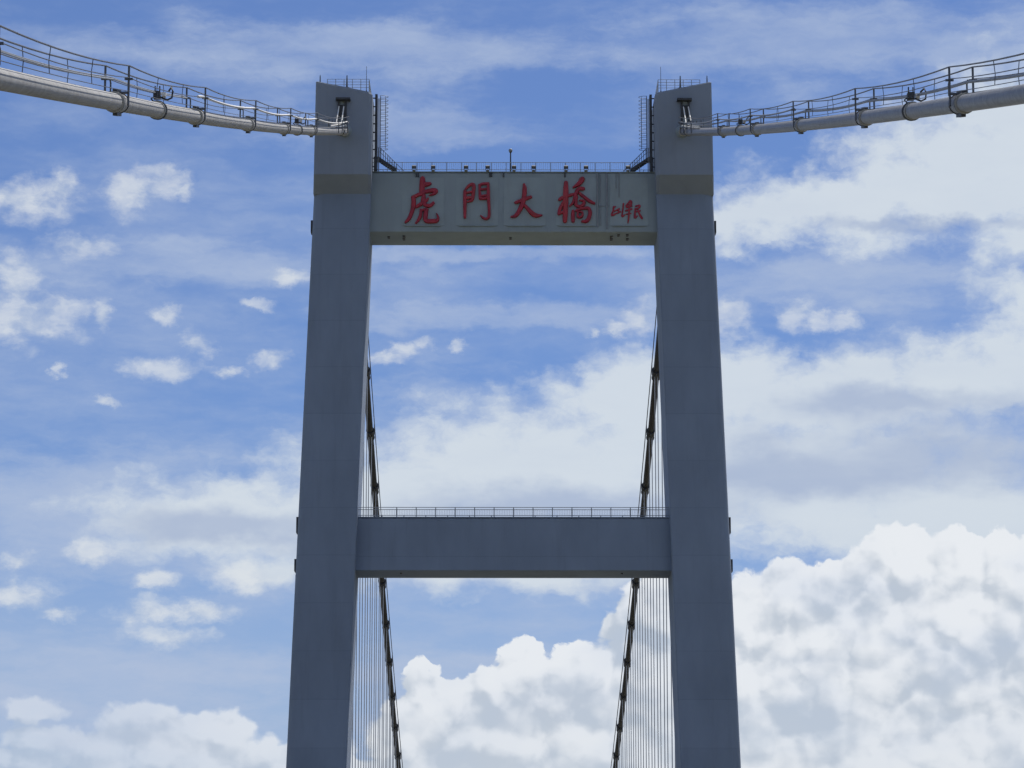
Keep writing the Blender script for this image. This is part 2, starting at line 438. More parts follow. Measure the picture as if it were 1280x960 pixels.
# ------------------------------------------------------------------ bridge tower
LEGW_Y0, LEGW_Y1 = 1.9, 9.1          # leg depth range at the top
rows = [(243, 388.9, 461.0, 818.2, 890.0), (307, 386.0, 458.5, 820.5, 892.5), (600, 372.8, 446.6, 834.2, 907.7), (750, 365.8, 440.8, 840.5, 916.0), (960, 355.8, 432.0, 850.0, 926.3)]
zs, xo, xi = [], [], []
for y, lo, li, ri, ro in rows:
    a, b, c, d = (P(q, y, 1.7) for q in (lo, li, ri, ro))
    zs.append((a.z + d.z) / 2); xo.append((d.x - a.x) / 2); xi.append((c.x - b.x) / 2)
def lin(xs, ys):
    n = len(xs); mx = sum(xs) / n; my = sum(ys) / n
    k = sum((x - mx) * (y - my) for x, y in zip(xs, ys)) / sum((x - mx) ** 2 for x in xs)
    return lambda t: my + k * (t - mx)
XO, XI = lin(zs, xo), lin(zs, xi)    # outer and inner edge of a leg by height
tower = empty('bridge_tower', (0, 4.5, 0), 'tall grey concrete suspension bridge tower with two legs and crossbeams', 'bridge tower')
def octo(sx, xi_, xo_, y0, y1, z):   # leg section: tight inner corners, broad rounded outer corners
    ci, co = 0.10, 0.95
    pts = [(xi_ + ci, y0, z), (xo_ - co, y0, z), (xo_ - co * 0.42, y0 + 0.16, z), (xo_ - 0.10, y0 + 0.50, z), (xo_, y0 + 0.95, z), (xo_, y1 - 0.95, z), (xo_ - 0.10, y1 - 0.50, z), (xo_ - co * 0.42, y1 - 0.16, z), (xo_ - co, y1, z), (xi_ + ci, y1, z), (xi_, y1 - ci, z), (xi_, y0 + ci, z)]
    return [(sx * a, b, c) for a, b, c in pts]
Z_BAND0 = P(640, 242.5, 1.9).z       # top of plain leg
Z_BAND1 = P(640, 218.0, 0.0).z       # where the saddle house starts
legs = {}
for sx in (-1, 1):
    rings = []
    for k in range(41):
        z = -6 + (Z_BAND0 + 6) * k / 40
        t = 1 - (z + 6) / (Z_BAND0 + 6)
        rings.append(octo(sx, XI(z), XO(z), LEGW_Y0 - 0.9 * t, LEGW_Y1 + 0.9 * t, z))
    legs[sx] = MB().loft(rings).build('leg', 'concrete', tower, True)
    # small cover boxes down the outer side of the leg
    for py0, py1 in ((276, 290.5), (646.5, 666), (699, 714)):
        za, zb = P(640, py0, 3.0).z, P(640, py1, 3.0).z
        zm = (za + zb) / 2
        xx = XO(zm)
        MB().box((sx * (xx - 0.3), 2.9, zb), (sx * (xx + 0.19), 4.2, za)).build('cover_box', 'dark', legs[sx])
    # wide foot in the water
    MB().box((sx * XI(0) - sx * 4, -4, -8), (sx * XO(0) + sx * 4, 13, 4.5)).build('footing', 'concrete', tower)

# saddle houses on the leg tops
def hx(y, l, r):
    return (P(r, y, 0).x - P(l, y, 0).x) / 2
z120, z205 = P(640, 120, 0).z, P(640, 205, 0).z
HO = lin([z120, z205], [hx(120, 391.0, 886.3), hx(205, 389.3, 888.6)])
HI = lin([z120, z205], [hx(120, 461.8, 815.0), hx(205, 461.0, 817.0)])
ZR_O, ZR_I = P(640, 101.8, 0).z, P(640, 114.6, 0).z
HY0, HY1 = 0.0, 11.0
houses = {}
for sx in (-1, 1):
    def ring(xi_, xo_, za, zb, y0, y1, c=0.14, ci=0.32):
        # inner corners more rounded than the outer ones; top ring follows the roof slope
        pts = [(xi_ + ci, y0, za), (xo_ - c, y0, zb), (xo_, y0 + c, zb), (xo_, y1 - c, zb), (xo_ - c, y1, zb), (xi_ + ci, y1, za), (xi_, y1 - ci, za), (xi_, y0 + ci, za)]
        return [(sx * x, y, z) for x, y, z in pts]
    rg = [ring(XI(Z_BAND0) + 0.03, XO(Z_BAND0) - 0.03, Z_BAND0 - 0.05, Z_BAND0 - 0.05, LEGW_Y0 + 0.03, LEGW_Y1 - 0.03, 0.3, 0.3),
          ring(XI(Z_BAND0) - 0.02, XO(Z_BAND0) + 0.02, Z_BAND0 + 0.02, Z_BAND0 + 0.02, LEGW_Y0 - 0.04, LEGW_Y1 + 0.04),
          ring(HI(Z_BAND1), HO(Z_BAND1), Z_BAND1, Z_BAND1, HY0, HY1)]
    n = 6
    zi1, zo1 = ZR_I - 0.25, ZR_O - 0.06
    for k in range(1, n + 1):
        f = k / n
        za = Z_BAND1 + (zi1 - Z_BAND1) * f; zb = Z_BAND1 + (zo1 - Z_BAND1) * f
        rg.append(ring(HI(za), HO(zb), za, zb, HY0, HY1))
    rg.append(ring(HI(ZR_I) + 0.16, HO(ZR_O) - 0.02, ZR_I, ZR_O, HY0 + 0.06, HY1 - 0.06, 0.14, 0.25))
    houses[sx] = MB().loft(rg).build('saddle_house', 'concrete_house', tower)

# crossbeams
BY0, BY1 = 2.75, 8.35
def beam(name_m, py_top, py_bot, by0=BY0, by1=BY1):
    zt, zb = P(640, py_top, by0).z, P(640, py_bot, by0).z
    def rg(x, z0, z1):
        return x
    m = MB()
    # cross-section loft along x, ends buried in the legs
    sec = lambda xt, xb: [(xb, by0 + 0.05, zb), (xb, by0, zb + 0.06), (xt, by0, zt - 0.12), (xt, by0 + 0.1, zt), (xt, by1 - 0.1, zt), (xt, by1, zt - 0.12), (xb, by1, zb + 0.06), (xb, by1 - 0.05, zb)]
    xt, xb = XI(zt) + 0.7, XI(zb) + 0.7
    m.loft([sec(-xt, -xb), sec(xt, xb)])
    o = m.build('crossbeam', name_m, tower)
    return o, zt, zb
beam_u, ZU1, ZU0 = beam('concrete_beam', 215.6, 290.0)
beam_l, ZL1, ZL0 = beam('concrete', 647.2, 713.2)
MB().box((-XI(ZD - 8) - 1, BY0, ZD - 11.5), (XI(ZD - 8) + 1, BY1, ZD - 3.05)).build('crossbeam', 'concrete', tower)
# weather lip along the top of each crossbeam
for zt, o, mm in ((ZU1, beam_u, 'concrete_beam'), (ZL1, beam_l, 'concrete')):
    MB().box((-XI(zt) - 0.2, BY0 - 0.06, zt + 0.003), (XI(zt) + 0.2, BY1 + 0.06, zt + 0.09)).build('coping', mm, o)

# sign panels, lips, conduits, hooks on the upper crossbeam
SY = BY0
for x0, x1 in ((503, 554.5), (570.5, 622.5), (630, 682), (695, 747), (762, 810)):
    a, b = P(x0, 222, SY), P(x1, 282, SY)
    pn = MB().box((a.x, SY - 0.045, b.z), (b.x, SY + 0.1, a.z)).build('sign_panel', 'panel', beam_u)
    MB().box((a.x + 0.25, SY - 0.16, b.z - 0.07), (b.x - 0.25, SY - 0.002, b.z - 0.003)).build('drip_lip', 'concrete_beam', beam_u)
for cx, y0, y1, r in ((746.5, 217, 284, 0.07), (750.3, 217, 282, 0.035), (758.3, 217, 286, 0.075), (770, 217, 236, 0.03), (773.5, 217, 247, 0.045)):
    a, b = P(cx, y0, SY), P(cx, y1, SY)
    MB().tube([(a.x, SY - r - 0.05, a.z), (a.x, SY - r - 0.05, b.z)], r, 8).build('conduit', 'rail_grey', beam_u, True)
a, b = P(746.5, 257.5, SY), P(762, 257.5, SY)
MB().tube([(a.x, SY - 0.05, a.z), (b.x, SY - 0.05, a.z)], 0.03, 6).build('conduit', 'rail_grey', beam_u, True)
for cx in (520.5, 523, 612.5, 614.5, 629.5, 706):
    a, b = P(cx, 216.2, SY), P(cx, 221.5, SY)
    MB().box((a.x - 0.07, SY - 0.12, b.z), (a.x + 0.07, SY - 0.002, a.z)).build('hook_plate', 'dark', beam_u)
for cx, cy in ((486, 297), (505, 296), (505, 299), (638, 298), (764, 296), (764, 299), (773, 294), (784, 294), (784, 299)):
    yb = SY + (cy - 290) / 17.0 * (BY1 - SY)
    MB().box((P(cx, cy, yb).x - 0.12, yb - 0.5, ZU0 - 0.08), (P(cx, cy, yb).x + 0.12, yb + 0.3, ZU0 + 0.05)).build('drain_stub', 'dark', beam_u)
for cx in (501, 777.5):
    x = P(cx, 718, 4).x
    MB().tube([(x, 4.5, ZL0 + 0.1), (x, 4.5, ZL0 - 0.1)], 0.1, 8).build('drain_stub', 'dark', beam_l)

# doorway, cable shroud and stair rails on the front of each saddle house
def mirror(f):                       # left hand pixel -> mirrored X for sx=+1
    return f
for sx in (-1, 1):
    def PL(px, py, Y):
        q = P(px, py, Y); q0 = Vector((q.x, q.y, q.z))
        if sx > 0: q0.x = -q0.x
        return q0
    h = houses[sx]
    def bx(px0, py0, px1, py1, y0, y1, name, m, par):
        a, b = PL(px0, py0, y0), PL(px1, py1, y0)
        return MB().box((a.x, y0, b.z), (b.x, y1, a.z)).build(name, m, par)
    dr = bx(423.5, 124, 431.2, 158, -0.03, 0.05, 'doorway', 'concrete_beam', h)
    bx(419.5, 121.6, 437.8, 124.0, -0.75, 0.02, 'canopy', 'dark', dr)
    bx(422.2, 124.0, 424.0, 160, -0.22, 0.02, 'jamb', 'dark', dr)
    bx(430.8, 124.0, 433.0, 160, -0.22, 0.02, 'jamb', 'dark', dr)
    bx(424.4, 131.0, 430.4, 146, -0.10, -0.035, 'door_leaf', 'dark', dr)
    for (ax, ay), (bx_, by) in (((423.8, 133), (420.5, 153)), ((429.8, 133), (427.0, 153))):
        a, b = PL(ax, ay, -0.5), PL(bx_, by, -2.6)
        MB().tube([a, b, (b.x, b.y, b.z - 0.9)], 0.06, 6).build('stair_rail', 'white', dr, True)

# ------------------------------------------------------------------ railings
def railing(name, p0, p1, hgt, label, n_posts, rails, bal, post_r, rail_r, m, group=None, top_z=None, toe=True):
    p0, p1 = Vector(p0), Vector(p1)
    root = empty(name, (p0 + p1) / 2, label, 'railing', group)
    d = (p1 - p0)
    for i in range(n_posts):
        q = p0 + d * (i / (n_posts - 1))
        zt = q.z + hgt if top_z is None else top_z
        MB().box((q.x - post_r, q.y - post_r, q.z - 0.03), (q.x + post_r, q.y + post_r, zt)).build('post', m, root)
    for fr in rails:
        if top_z is None:
            a, b = p0 + Vector((0, 0, hgt * fr)), p1 + Vector((0, 0, hgt * fr))
        else:
            a, b = Vector((p0.x, p0.y, top_z - fr)), Vector((p1.x, p1.y, top_z - fr))
        MB().tube([a, b], rail_r, 6).build('rail', m, root, True)
    if bal:
        mb = MB()
        L = d.length; n = int(L / bal[0])
        for i in range(1, n):
            q = p0 + d * (i / n)
            mb.box((q.x - bal[1], q.y - bal[1], q.z + hgt * bal[2]), (q.x + bal[1], q.y + bal[1], q.z + hgt * bal[3]))
        tag(mb.build('baluster', m, root), kind='stuff')
    return root
zc = ZU1 + 0.09
hU = P(640, 203.2, BY0 + 0.2).z - zc
railing('railing', (-XI(ZU1) - 0.0, BY0 + 0.2, zc), (XI(ZU1), BY0 + 0.2, zc), hU, 'thin steel railing along the front of the sign crossbeam top', 20, (1.0, 0.24), (0.21, 0.008, 0.24, 1.0), 0.032, 0.030, 'rail_grey')
railing('railing', (-XI(ZU1) - 0.0, BY1 - 0.2, zc), (XI(ZU1), BY1 - 0.2, zc), hU, 'thin steel railing along the back of the sign crossbeam top', 17, (1.0, 0.24), (0.21, 0.008, 0.24, 1.0), 0.032, 0.030, 'rail_grey')
zc2 = ZL1 + 0.09
hL = P(640, 634.3, BY0 + 0.2).z - zc2
railing('railing', (-XI(ZL1), BY0 + 0.2, zc2), (XI(ZL1), BY0 + 0.2, zc2), hL, 'steel railing with close bars along the front of the plain crossbeam', 17, (1.0, 0.77, 0.17), (0.16, 0.010, 0.17, 0.77), 0.045, 0.034, 'rail_grey')
railing('railing', (-XI(ZL1), BY1 - 0.2, zc2), (XI(ZL1), BY1 - 0.2, zc2), hL, 'steel railing with close bars along the back of the plain crossbeam', 15, (1.0, 0.77, 0.17), (0.16, 0.010, 0.17, 0.77), 0.045, 0.034, 'rail_grey')

WHICH = {-1: 'the first large red character', 1: 'the small red signature'}
for sx in (-1, 1):
    # roof railing (level top, standing on the sloping roof)
    zt = P(640, 101.2, 1.0).z
    def roofz(x):
        f = (abs(x) - HI(ZR_I)) / (HO(ZR_O) - HI(ZR_I))
        return ZR_I + (ZR_O - ZR_I) * max(0, min(1, f))
    rt = empty('roof_railing', (sx * 16, 1.0, roofz(16)), 'pale steel railing on the leg top above ' + WHICH[sx], 'railing', 'railings on the tower leg tops')
    x_in, x_out = HI(ZR_I) + 0.35, HO(ZR_O) - 1.1
    for yy in (0.5, HY1 - 0.5):
        for i in range(6):
            x = x_in + (x_out - x_in) * i / 5
            MB().box((sx * x - 0.028, yy - 0.028, roofz(x) - 0.1), (sx * x + 0.028, yy + 0.028, zt)).build('post', 'rail_grey', rt)
        for dz in (0, 0.28, 0.56, 0.84):
            za = zt - dz
            xe = x_out
            if roofz(x_out) > za:
                xe = HI(ZR_I) + (za - ZR_I) / (ZR_O - ZR_I) * (HO(ZR_O) - HI(ZR_I))
            MB().tube([(sx * x_in, yy, za), (sx * xe, yy, za)], 0.022, 6).build('rail', 'rail_grey', rt, True)
    for dz in (0, 0.28, 0.56, 0.84):
        MB().tube([(sx * x_in, 0.5, zt - dz), (sx * x_in, HY1 - 0.5, zt - dz)], 0.022, 6).build('rail', 'rail_grey', rt, True)
    # rods
    for (off, py, r, nm, lab) in ((400.3, 94, 0.05, 'lightning_rod', 'short rod on the high corner above '), (433.8, 94.3, 0.075, 'vent_pipe', 'thick pipe mid roof on the leg top above '), (458.3, 83.0, 0.03, 'lightning_rod', 'tall thin rod at the low corner above ')):
        a = P(off, py, 0.6)
        x = abs(a.x)
        z0 = roofz(x)
        rod = empty(nm, (sx * x, 0.6, z0), lab + WHICH[sx], 'rod', 'rods on the tower leg tops')
        MB().tube([(sx * x, 0.6, z0 - 0.1), (sx * x, 0.6, z0 + 0.75), (sx * x, 0.6, a.z)], [r * 1.5, r, r * 0.7], 7).build('shaft', 'rail', rod, True)
        MB().tube([(sx * x, 0.6, z0 - 0.12), (sx * x, 0.6, z0 + 0.14)], r * 2.4, 8).build('foot', 'rail', rod, True)
    # cable tray and caged ladder on the inner side of the house
    xw = HI(z205)
    zT, zB = P(640, 120, 3.00).z, zc
    tr = empty('cable_tray', (sx * (xw - 0.3), 3.20, zB), 'dark upright cable tray on the leg top above ' + WHICH[sx], 'cable tray', 'cable trays beside the caged ladders')
    MB().box((sx * (xw - 0.22), 2.40, zB), (sx * (xw - 0.46), 3.20, zT)).build('channel', 'dark', tr)
    for k in range(9):
        z = zB + 0.4 + (zT - zB - 0.8) * k / 8
        MB().box((sx * (xw + 0.3), 2.60, z), (sx * (xw - 0.215), 2.70, z + 0.1)).build('bracket', 'dark', tr)
    for k, (dx, r) in enumerate(((0.54, 0.035), (0.64, 0.03))):
        MB().tube([(sx * (xw - dx), 2.60, zB), (sx * (xw - dx), 2.60, zT - 0.4)], r, 6).build('pipe', 'rail_grey', tr, True)
    lx = xw - 0.72
    zpl = P(640, 195.5, 3.00).z       # platform height
    ld = empty('caged_ladder', (sx * lx, 3.20, zpl), 'ladder in a hooped cage climbing the leg top above ' + WHICH[sx], 'ladder', 'caged ladders beside the tower leg tops')
    for yy in (2.90, 3.50):
        MB().tube([(sx * lx, yy, zpl - 0.3), (sx * lx, yy, zT)], 0.032, 6).build('stile', 'rail', ld, True)
    nr = int((zT - zpl) / 0.3)
    for k in range(nr):
        z = zpl + 0.15 + 0.3 * k
        MB().tube([(sx * lx, 2.90, z), (sx * lx, 3.50, z)], 0.016, 5).build('rung', 'rail', ld)
    zh0 = P(640, 186, 3.00).z
    for k in range(15):
        z = zh0 + (zT - 0.05 - zh0) * k / 14
        pts = []
        for j in range(13):
            a = math.pi * j / 12
            pts.append((sx * (lx - 0.15 - 0.62 * math.sin(a)), 3.20 - 0.42 * math.cos(a), z))
        pts = [(sx * lx, 2.78, z)] + pts + [(sx * lx, 3.62, z)]
        MB().tube(pts, 0.023, 5).build('cage_hoop', 'rail', ld, True)
    for a in (0.2, 0.8):
        an = math.pi * a
        x, y = lx - 0.15 - 0.62 * math.sin(an), 3.20 - 0.42 * math.cos(an)
        MB().tube([(sx * x, y, zh0), (sx * x, y, zT - 0.05)], 0.018, 5).build('cage_strap', 'rail', ld)
    # stair from ladder platform down to the crossbeam
    st = empty('steel_stair', (sx * (lx - 1.5), 3.20, zc), 'dark steel stair climbing to the caged ladder above ' + WHICH[sx], 'stair', 'stairs at the crossbeam ends')
    def SX(px, py, Y=2.90):
        q = P(px, py, Y)
        return Vector((abs(q.x) * sx, Y, q.z))
    p_a, p_b, p_c = SX(467.5, 195.8), SX(473.2, 195.8), SX(495.5, 214.0)
    p_c.z = zc
    for yy in (2.90, 3.90):
        m = MB()
        q = [Vector((v.x, yy, v.z)) for v in (p_a, p_b, p_c)]
        th = 0.30
        m.loft([[(v.x, yy - 0.04, v.z - (th if i < 2 else 0)), (v.x, yy + 0.04, v.z - (th if i < 2 else 0)), (v.x, yy + 0.04, v.z + (0 if i < 2 else 0.36)), (v.x, yy - 0.04, v.z + (0 if i < 2 else 0.36))] for i, v in enumerate(q)])
        m.build('stringer', 'dark', st)
        # handrails
        t1, t2, t3 = SX(469.5, 184.8, yy), SX(475.5, 184.8, yy), SX(505.0, 214.0, yy)
        MB().tube([t1, t2, t3], 0.03, 6).build('handrail', 'rail', st, True)
        off = Vector((0, 0, -0.42))
        MB().tube([t1 + off, t2 + off + Vector((sx * 0.05, 0, 0)), SX(499.5, 213.5, yy)], 0.022, 6).build('handrail', 'rail', st, True)
        for k in range(9):
            f = k / 8
            bpos = p_b.lerp(p_c, f); bpos.y = yy
            tpos = t2.lerp(t3, f)
            x = bpos.x
            # top rail height at this x
            g = (x - t2.x) / (t3.x - t2.x) if abs(t3.x - t2.x) > 1e-6 else 0
            g = max(0, min(1, g))
            zt_ = t2.z + (t3.z - t2.z) * g
            MB().tube([(x, yy, bpos.z), (x, yy, zt_)], 0.018, 5).build('baluster', 'rail', st)
    for k in range(8):
        v = p_b.lerp(p_c, (k + 0.6) / 8.6)
        MB().box((v.x - 0.14, 2.95, v.z - 0.02), (v.x + 0.14, 3.85, v.z + 0.02)).build('tread', 'dark', st)
    MB().box((p_a.x, 2.95, p_a.z - 0.06), (p_b.x, 3.85, p_a.z)).build('landing', 'dark', st)
    for xx in (p_a.x, p_b.x):
        MB().box((xx - 0.04, 3.80, zc), (xx + 0.04, 3.88, p_a.z - 0.06)).build('post', 'dark', st)
    # low guard hoops beneath the stair
    for (px0, px1, pyt) in ((468.5, 478.5, 207.5), (470.5, 476, 210.5)):
        a, b = SX(px0, pyt, 2.90), SX(px1, pyt, 2.90)
        MB().tube([(a.x, 4.30, zc), (a.x, 4.30, a.z - 0.06), (a.x + (b.x - a.x) * 0.1, 4.30, a.z), (b.x - (b.x - a.x) * 0.1, 4.30, a.z), (b.x, 4.30, a.z - 0.06), (b.x, 4.30, zc)], 0.028, 6).build('guard_hoop', 'rail_grey', st, True)

# ------------------------------------------------------------------ globe lamp in the middle of the crossbeam
a = P(638.2, 188.2, 3.3)
lp = empty('globe_lamp', (a.x, 3.3, zc), 'slim dark post topped by a round globe in the middle of the sign crossbeam', 'lamp')
MB().tube([(a.x, 3.3, zc), (a.x, 3.3, zc + 0.5), (a.x, 3.3, a.z)], [0.085, 0.07, 0.06], 10).build('post', 'dark', lp, True)
MB().tube([(a.x, 3.3, zc), (a.x, 3.3, zc + 0.08)], 0.17, 10).build('base_plate', 'dark', lp, True)
MB().ball((a.x, 3.3, a.z), 0.20).build('globe', 'rail_grey', lp, True)
MB().tube([(a.x, 3.3, a.z - 0.24), (a.x, 3.3, a.z - 0.14)], [0.09, 0.15], 10).build('collar', 'dark', lp, True)

# ------------------------------------------------------------------ floodlights
def floodlight(px, where):
    a = P(px, 214, 2.45)
    o = empty('floodlight', (a.x, 2.45, zc), 'small dark floodlight on the crossbeam edge above ' + where, 'floodlight', 'floodlights along the sign crossbeam')
    x, z = a.x, zc
    MB().box((x - 0.16, 2.3, z + 0.003), (x + 0.16, 3.0, z + 0.05)).build('base_plate', 'rail_grey', o)
    for s in (-1, 1):
        MB().box((x + s * 0.20 - 0.02, 2.40, z + 0.05), (x + s * 0.20 + 0.02, 2.48, z + 0.50)).build('yoke', 'dark', o)
    # housing: tapered, tilted down and outwards
    m = MB()
    c = math.cos(0.6); s_ = math.sin(0.6)
    def R(y, zz): return (2.44 + y * c - zz * s_, z + 0.40 + y * s_ + zz * c)
    rg = []
    for (yy, wx, wz) in ((-0.20, 0.18, 0.15), (0.05, 0.175, 0.14), (0.20, 0.10, 0.09)):
        rg.append([(x + sx_ * wx, R(yy, sz_ * wz)[0], R(yy, sz_ * wz)[1]) for sx_, sz_ in ((-1, -1), (1, -1), (1, 1), (-1, 1))])
    m.loft(rg).build('housing', 'dark', o)
    g = MB()
    g.loft([[(x + sx_ * 0.15, R(-0.215, sz_ * 0.12)[0], R(-0.215, sz_ * 0.12)[1]) for sx_, sz_ in ((-1, -1), (1, -1), (1, 1), (-1, 1))], [(x + sx_ * 0.15, R(-0.19, sz_ * 0.12)[0], R(-0.19, sz_ * 0.12)[1]) for sx_, sz_ in ((-1, -1), (1, -1), (1, 1), (-1, 1))]])
    g.build('lens', 'glass', o)
for px, where in ((517.5, 'the first large red character'), (541.5, 'the first large red character'), (582.5, 'the red gate shaped character'), (609.5, 'the red gate shaped character'), (642.5, 'the red three stroke character'), (667, 'the red three stroke character'), (707.5, 'the dense red character'), (732.5, 'the dense red character'), (785, 'the small red signature')):
    floodlight(px, where)

# ------------------------------------------------------------------ raised red characters
def smooth_path(pts, n=5):
    out = []
    for i in range(len(pts) - 1):
        p0 = pts[max(i - 1, 0)]; p1 = pts[i]; p2 = pts[i + 1]; p3 = pts[min(i + 2, len(pts) - 1)]
        for k in range(n):
            t = k / n
            out.append(tuple(0.5 * (2 * p1[j] + (p2[j] - p0[j]) * t + (2 * p0[j] - 5 * p1[j] + 4 * p2[j] - p3[j]) * t * t + (3 * p1[j] - p0[j] - 3 * p2[j] + p3[j]) * t ** 3) for j in range(3)))
    out.append(pts[-1])
    return out
def character(name, ox, oy, strokes, depth, parent=None, wf=0.55, sc=70 / 960.0, y_face=SY - 0.05):
    mb = MB()
    for si, st in enumerate(strokes):
        pts = smooth_path([(float(a), float(b), float(c)) for a, b, c in st])
        W = []
        for (u, v, w_) in pts:
            q = P(ox + u * sc, oy + v * sc, y_face)
            W.append((q.x, q.z, w_ * sc / (FPX / (y_face - CAM.y)) * wf))
        # round ends
        def extend(a, b):
            dx, dz = a[0] - b[0], a[1] - b[1]
            L = math.hypot(dx, dz) or 1
            return (dx / L, dz / L)
        e0 = extend(W[0], W[1]); e1 = extend(W[-1], W[-2])
        W0 = [(W[0][0] + e0[0] * W[0][2] * f, W[0][1] + e0[1] * W[0][2] * f, W[0][2] * math.sqrt(max(0.02, 1 - f * f))) for f in (0.95, 0.6)]
        W1 = [(W[-1][0] + e1[0] * W[-1][2] * f, W[-1][1] + e1[1] * W[-1][2] * f, W[-1][2] * math.sqrt(max(0.02, 1 - f * f))) for f in (0.6, 0.95)]
        W = W0 + W + W1
        rings = []
        dep = depth + 0.006 * si
        for i, (x, z, w_) in enumerate(W):
            a, b = W[min(i + 1, len(W) - 1)], W[max(i - 1, 0)]
            dx, dz = a[0] - b[0], a[1] - b[1]
            L = math.hypot(dx, dz) or 1
            nx, nz = -dz / L, dx / L
            dd = dep * min(1.0, 0.35 + w_ / 0.12)
            prof = [(-1.0, 0.0), (-1.0, 0.62), (-0.72, 0.92), (0.0, 1.0), (0.72, 0.92), (1.0, 0.62), (1.0, 0.0)]
            rings.append([(x + nx * w_ * u, y_face - dd * d_, z + nz * w_ * u) for u, d_ in prof])
        mb.loft(rings)
    return mb.build(name, 'red', parent, True)

HU = [[(455, 120, 80), (455, 200, 95), (445, 300, 85), (432, 385, 65)],
      [(470, 225, 75), (530, 215, 75), (585, 205, 50)],
      [(290, 440, 60), (400, 388, 58), (520, 338, 62), (640, 318, 72), (690, 328, 62), (655, 375, 50), (575, 405, 22)],
      [(300, 455, 70), (302, 560, 75), (275, 680, 62), (225, 800, 58), (165, 865, 36)],
      [(355, 600, 50), (440, 545, 60), (510, 505, 50), (548, 460, 36)],
      [(482, 415, 58), (470, 500, 78), (510, 575, 62), (590, 578, 58), (640, 535, 48)],
      [(430, 655, 46), (422, 740, 52), (388, 820, 48), (342, 878, 32)],
      [(435, 665, 36), (490, 650, 40), (530, 655, 55)],
      [(522, 655, 62), (508, 740, 72), (512, 835, 70), (600, 848, 72), (695, 838, 66), (722, 790, 40), (695, 712, 12)]]
MEN = [[(290, 335, 52), (290, 500, 58), (290, 650, 54), (290, 780, 44)],
       [(300, 300, 36), (370, 232, 48), (435, 220, 56), (442, 300, 56), (428, 420, 56), (408, 488, 48), (335, 518, 26)],
       [(310, 362, 34), (425, 342, 40)], [(310, 452, 44), (415, 442, 60)],
       [(535, 228, 34), (600, 208, 46), (680, 205, 44)],
       [(688, 205, 48), (690, 350, 54), (697, 500, 52), (706, 650, 48), (700, 770, 48), (650, 808, 40), (600, 788, 34), (558, 748, 16)],
       [(545, 235, 42), (545, 350, 44), (552, 455, 48)],
       [(560, 305, 34), (680, 295, 38)], [(570, 418, 36), (680, 402, 40)], [(560, 462, 44), (640, 455, 50), (685, 430, 44)]]
DA = [[(268, 528, 48), (350, 500, 58), (440, 465, 60), (525, 432, 50)],
      [(413, 218, 40), (422, 300, 72), (412, 430, 70), (388, 540, 80), (340, 650, 70), (270, 750, 60), (195, 773, 34)],
      [(430, 580, 48), (500, 660, 64), (580, 735, 78), (650, 752, 58), (720, 745, 20)]]
QIAO = [[(308, 190, 66), (305, 350, 88), (300, 550, 88), (295, 750, 80), (290, 845, 68)],
        [(195, 478, 48), (260, 440, 58), (380, 402, 48), (465, 382, 46)],
        [(262, 530, 48), (212, 620, 56), (185, 720, 52)], [(185, 722, 36), (265, 690, 46)],
        [(585, 130, 86), (540, 195, 76), (435, 268, 32)],
        [(605, 292, 58), (530, 292, 62), (480, 372, 60), (450, 470, 48), (420, 540, 40), (372, 588, 30)],
        [(545, 375, 48), (640, 450, 54), (720, 508, 54), (792, 543, 38)],
        [(492, 430, 44), (478, 560, 54), (540, 598, 50), (608, 565, 54), (612, 505, 42), (545, 492, 26)],
        [(430, 675, 50), (425, 760, 60), (430, 842, 58)],
        [(485, 668, 42), (570, 635, 44), (685, 625, 54), (720, 690, 60), (706, 780, 64), (660, 845, 58), (585, 852, 36)],
        [(512, 695, 36), (512, 775, 40), (578, 768, 40), (590, 702, 34), (525, 688, 30)]]
for nm, ox, st, lab in (('red_character', 495, HU, 'raised red brush character with a sweeping left tail, first on the sign crossbeam'),
                        ('red_character', 560, MEN, 'raised red brush character shaped like a double swing gate'),
                        ('red_character', 625, DA, 'raised red brush character of three spreading strokes'),
                        ('red_character', 685, QIAO, 'dense raised red brush character of many strokes next to the signature')):
    tag(character(nm, ox, 215, st, 0.26), lab, 'sign character', 'large red characters on the sign crossbeam')
SIG = [[[(235, 255, 40), (225, 320, 34), (202, 400, 44), (280, 368, 30), (350, 338, 36)], [(232, 262, 30), (262, 250, 30)], [(250, 330, 28), (330, 290, 34)], [(322, 290, 30), (315, 362, 28)]],
       [[(402, 200, 36), (392, 300, 30), (378, 420, 38), (432, 385, 20)], [(445, 240, 36), (525, 155, 44), (530, 220, 40), (462, 262, 34)], [(450, 268, 28), (545, 245, 30)], [(440, 322, 34), (545, 292, 34)], [(502, 225, 38), (497, 350, 36), (490, 450, 36), (480, 528, 22)], [(452, 382, 26), (530, 368, 26)]],
       [[(612, 245, 36), (680, 232, 40), (668, 272, 34), (612, 300, 30)], [(606, 285, 36), (598, 360, 38), (600, 440, 48), (640, 410, 24)], [(620, 342, 28), (690, 322, 28)], [(650, 310, 30), (682, 390, 40), (718, 448, 50)]]]
sg = empty('red_signature', P(783, 265, SY - 0.05), 'small raised dark red signature of three characters at the sign crossbeam end', 'signature')
for st in SIG:
    character('character', 750, 240, st, 0.10, sg, 0.42)

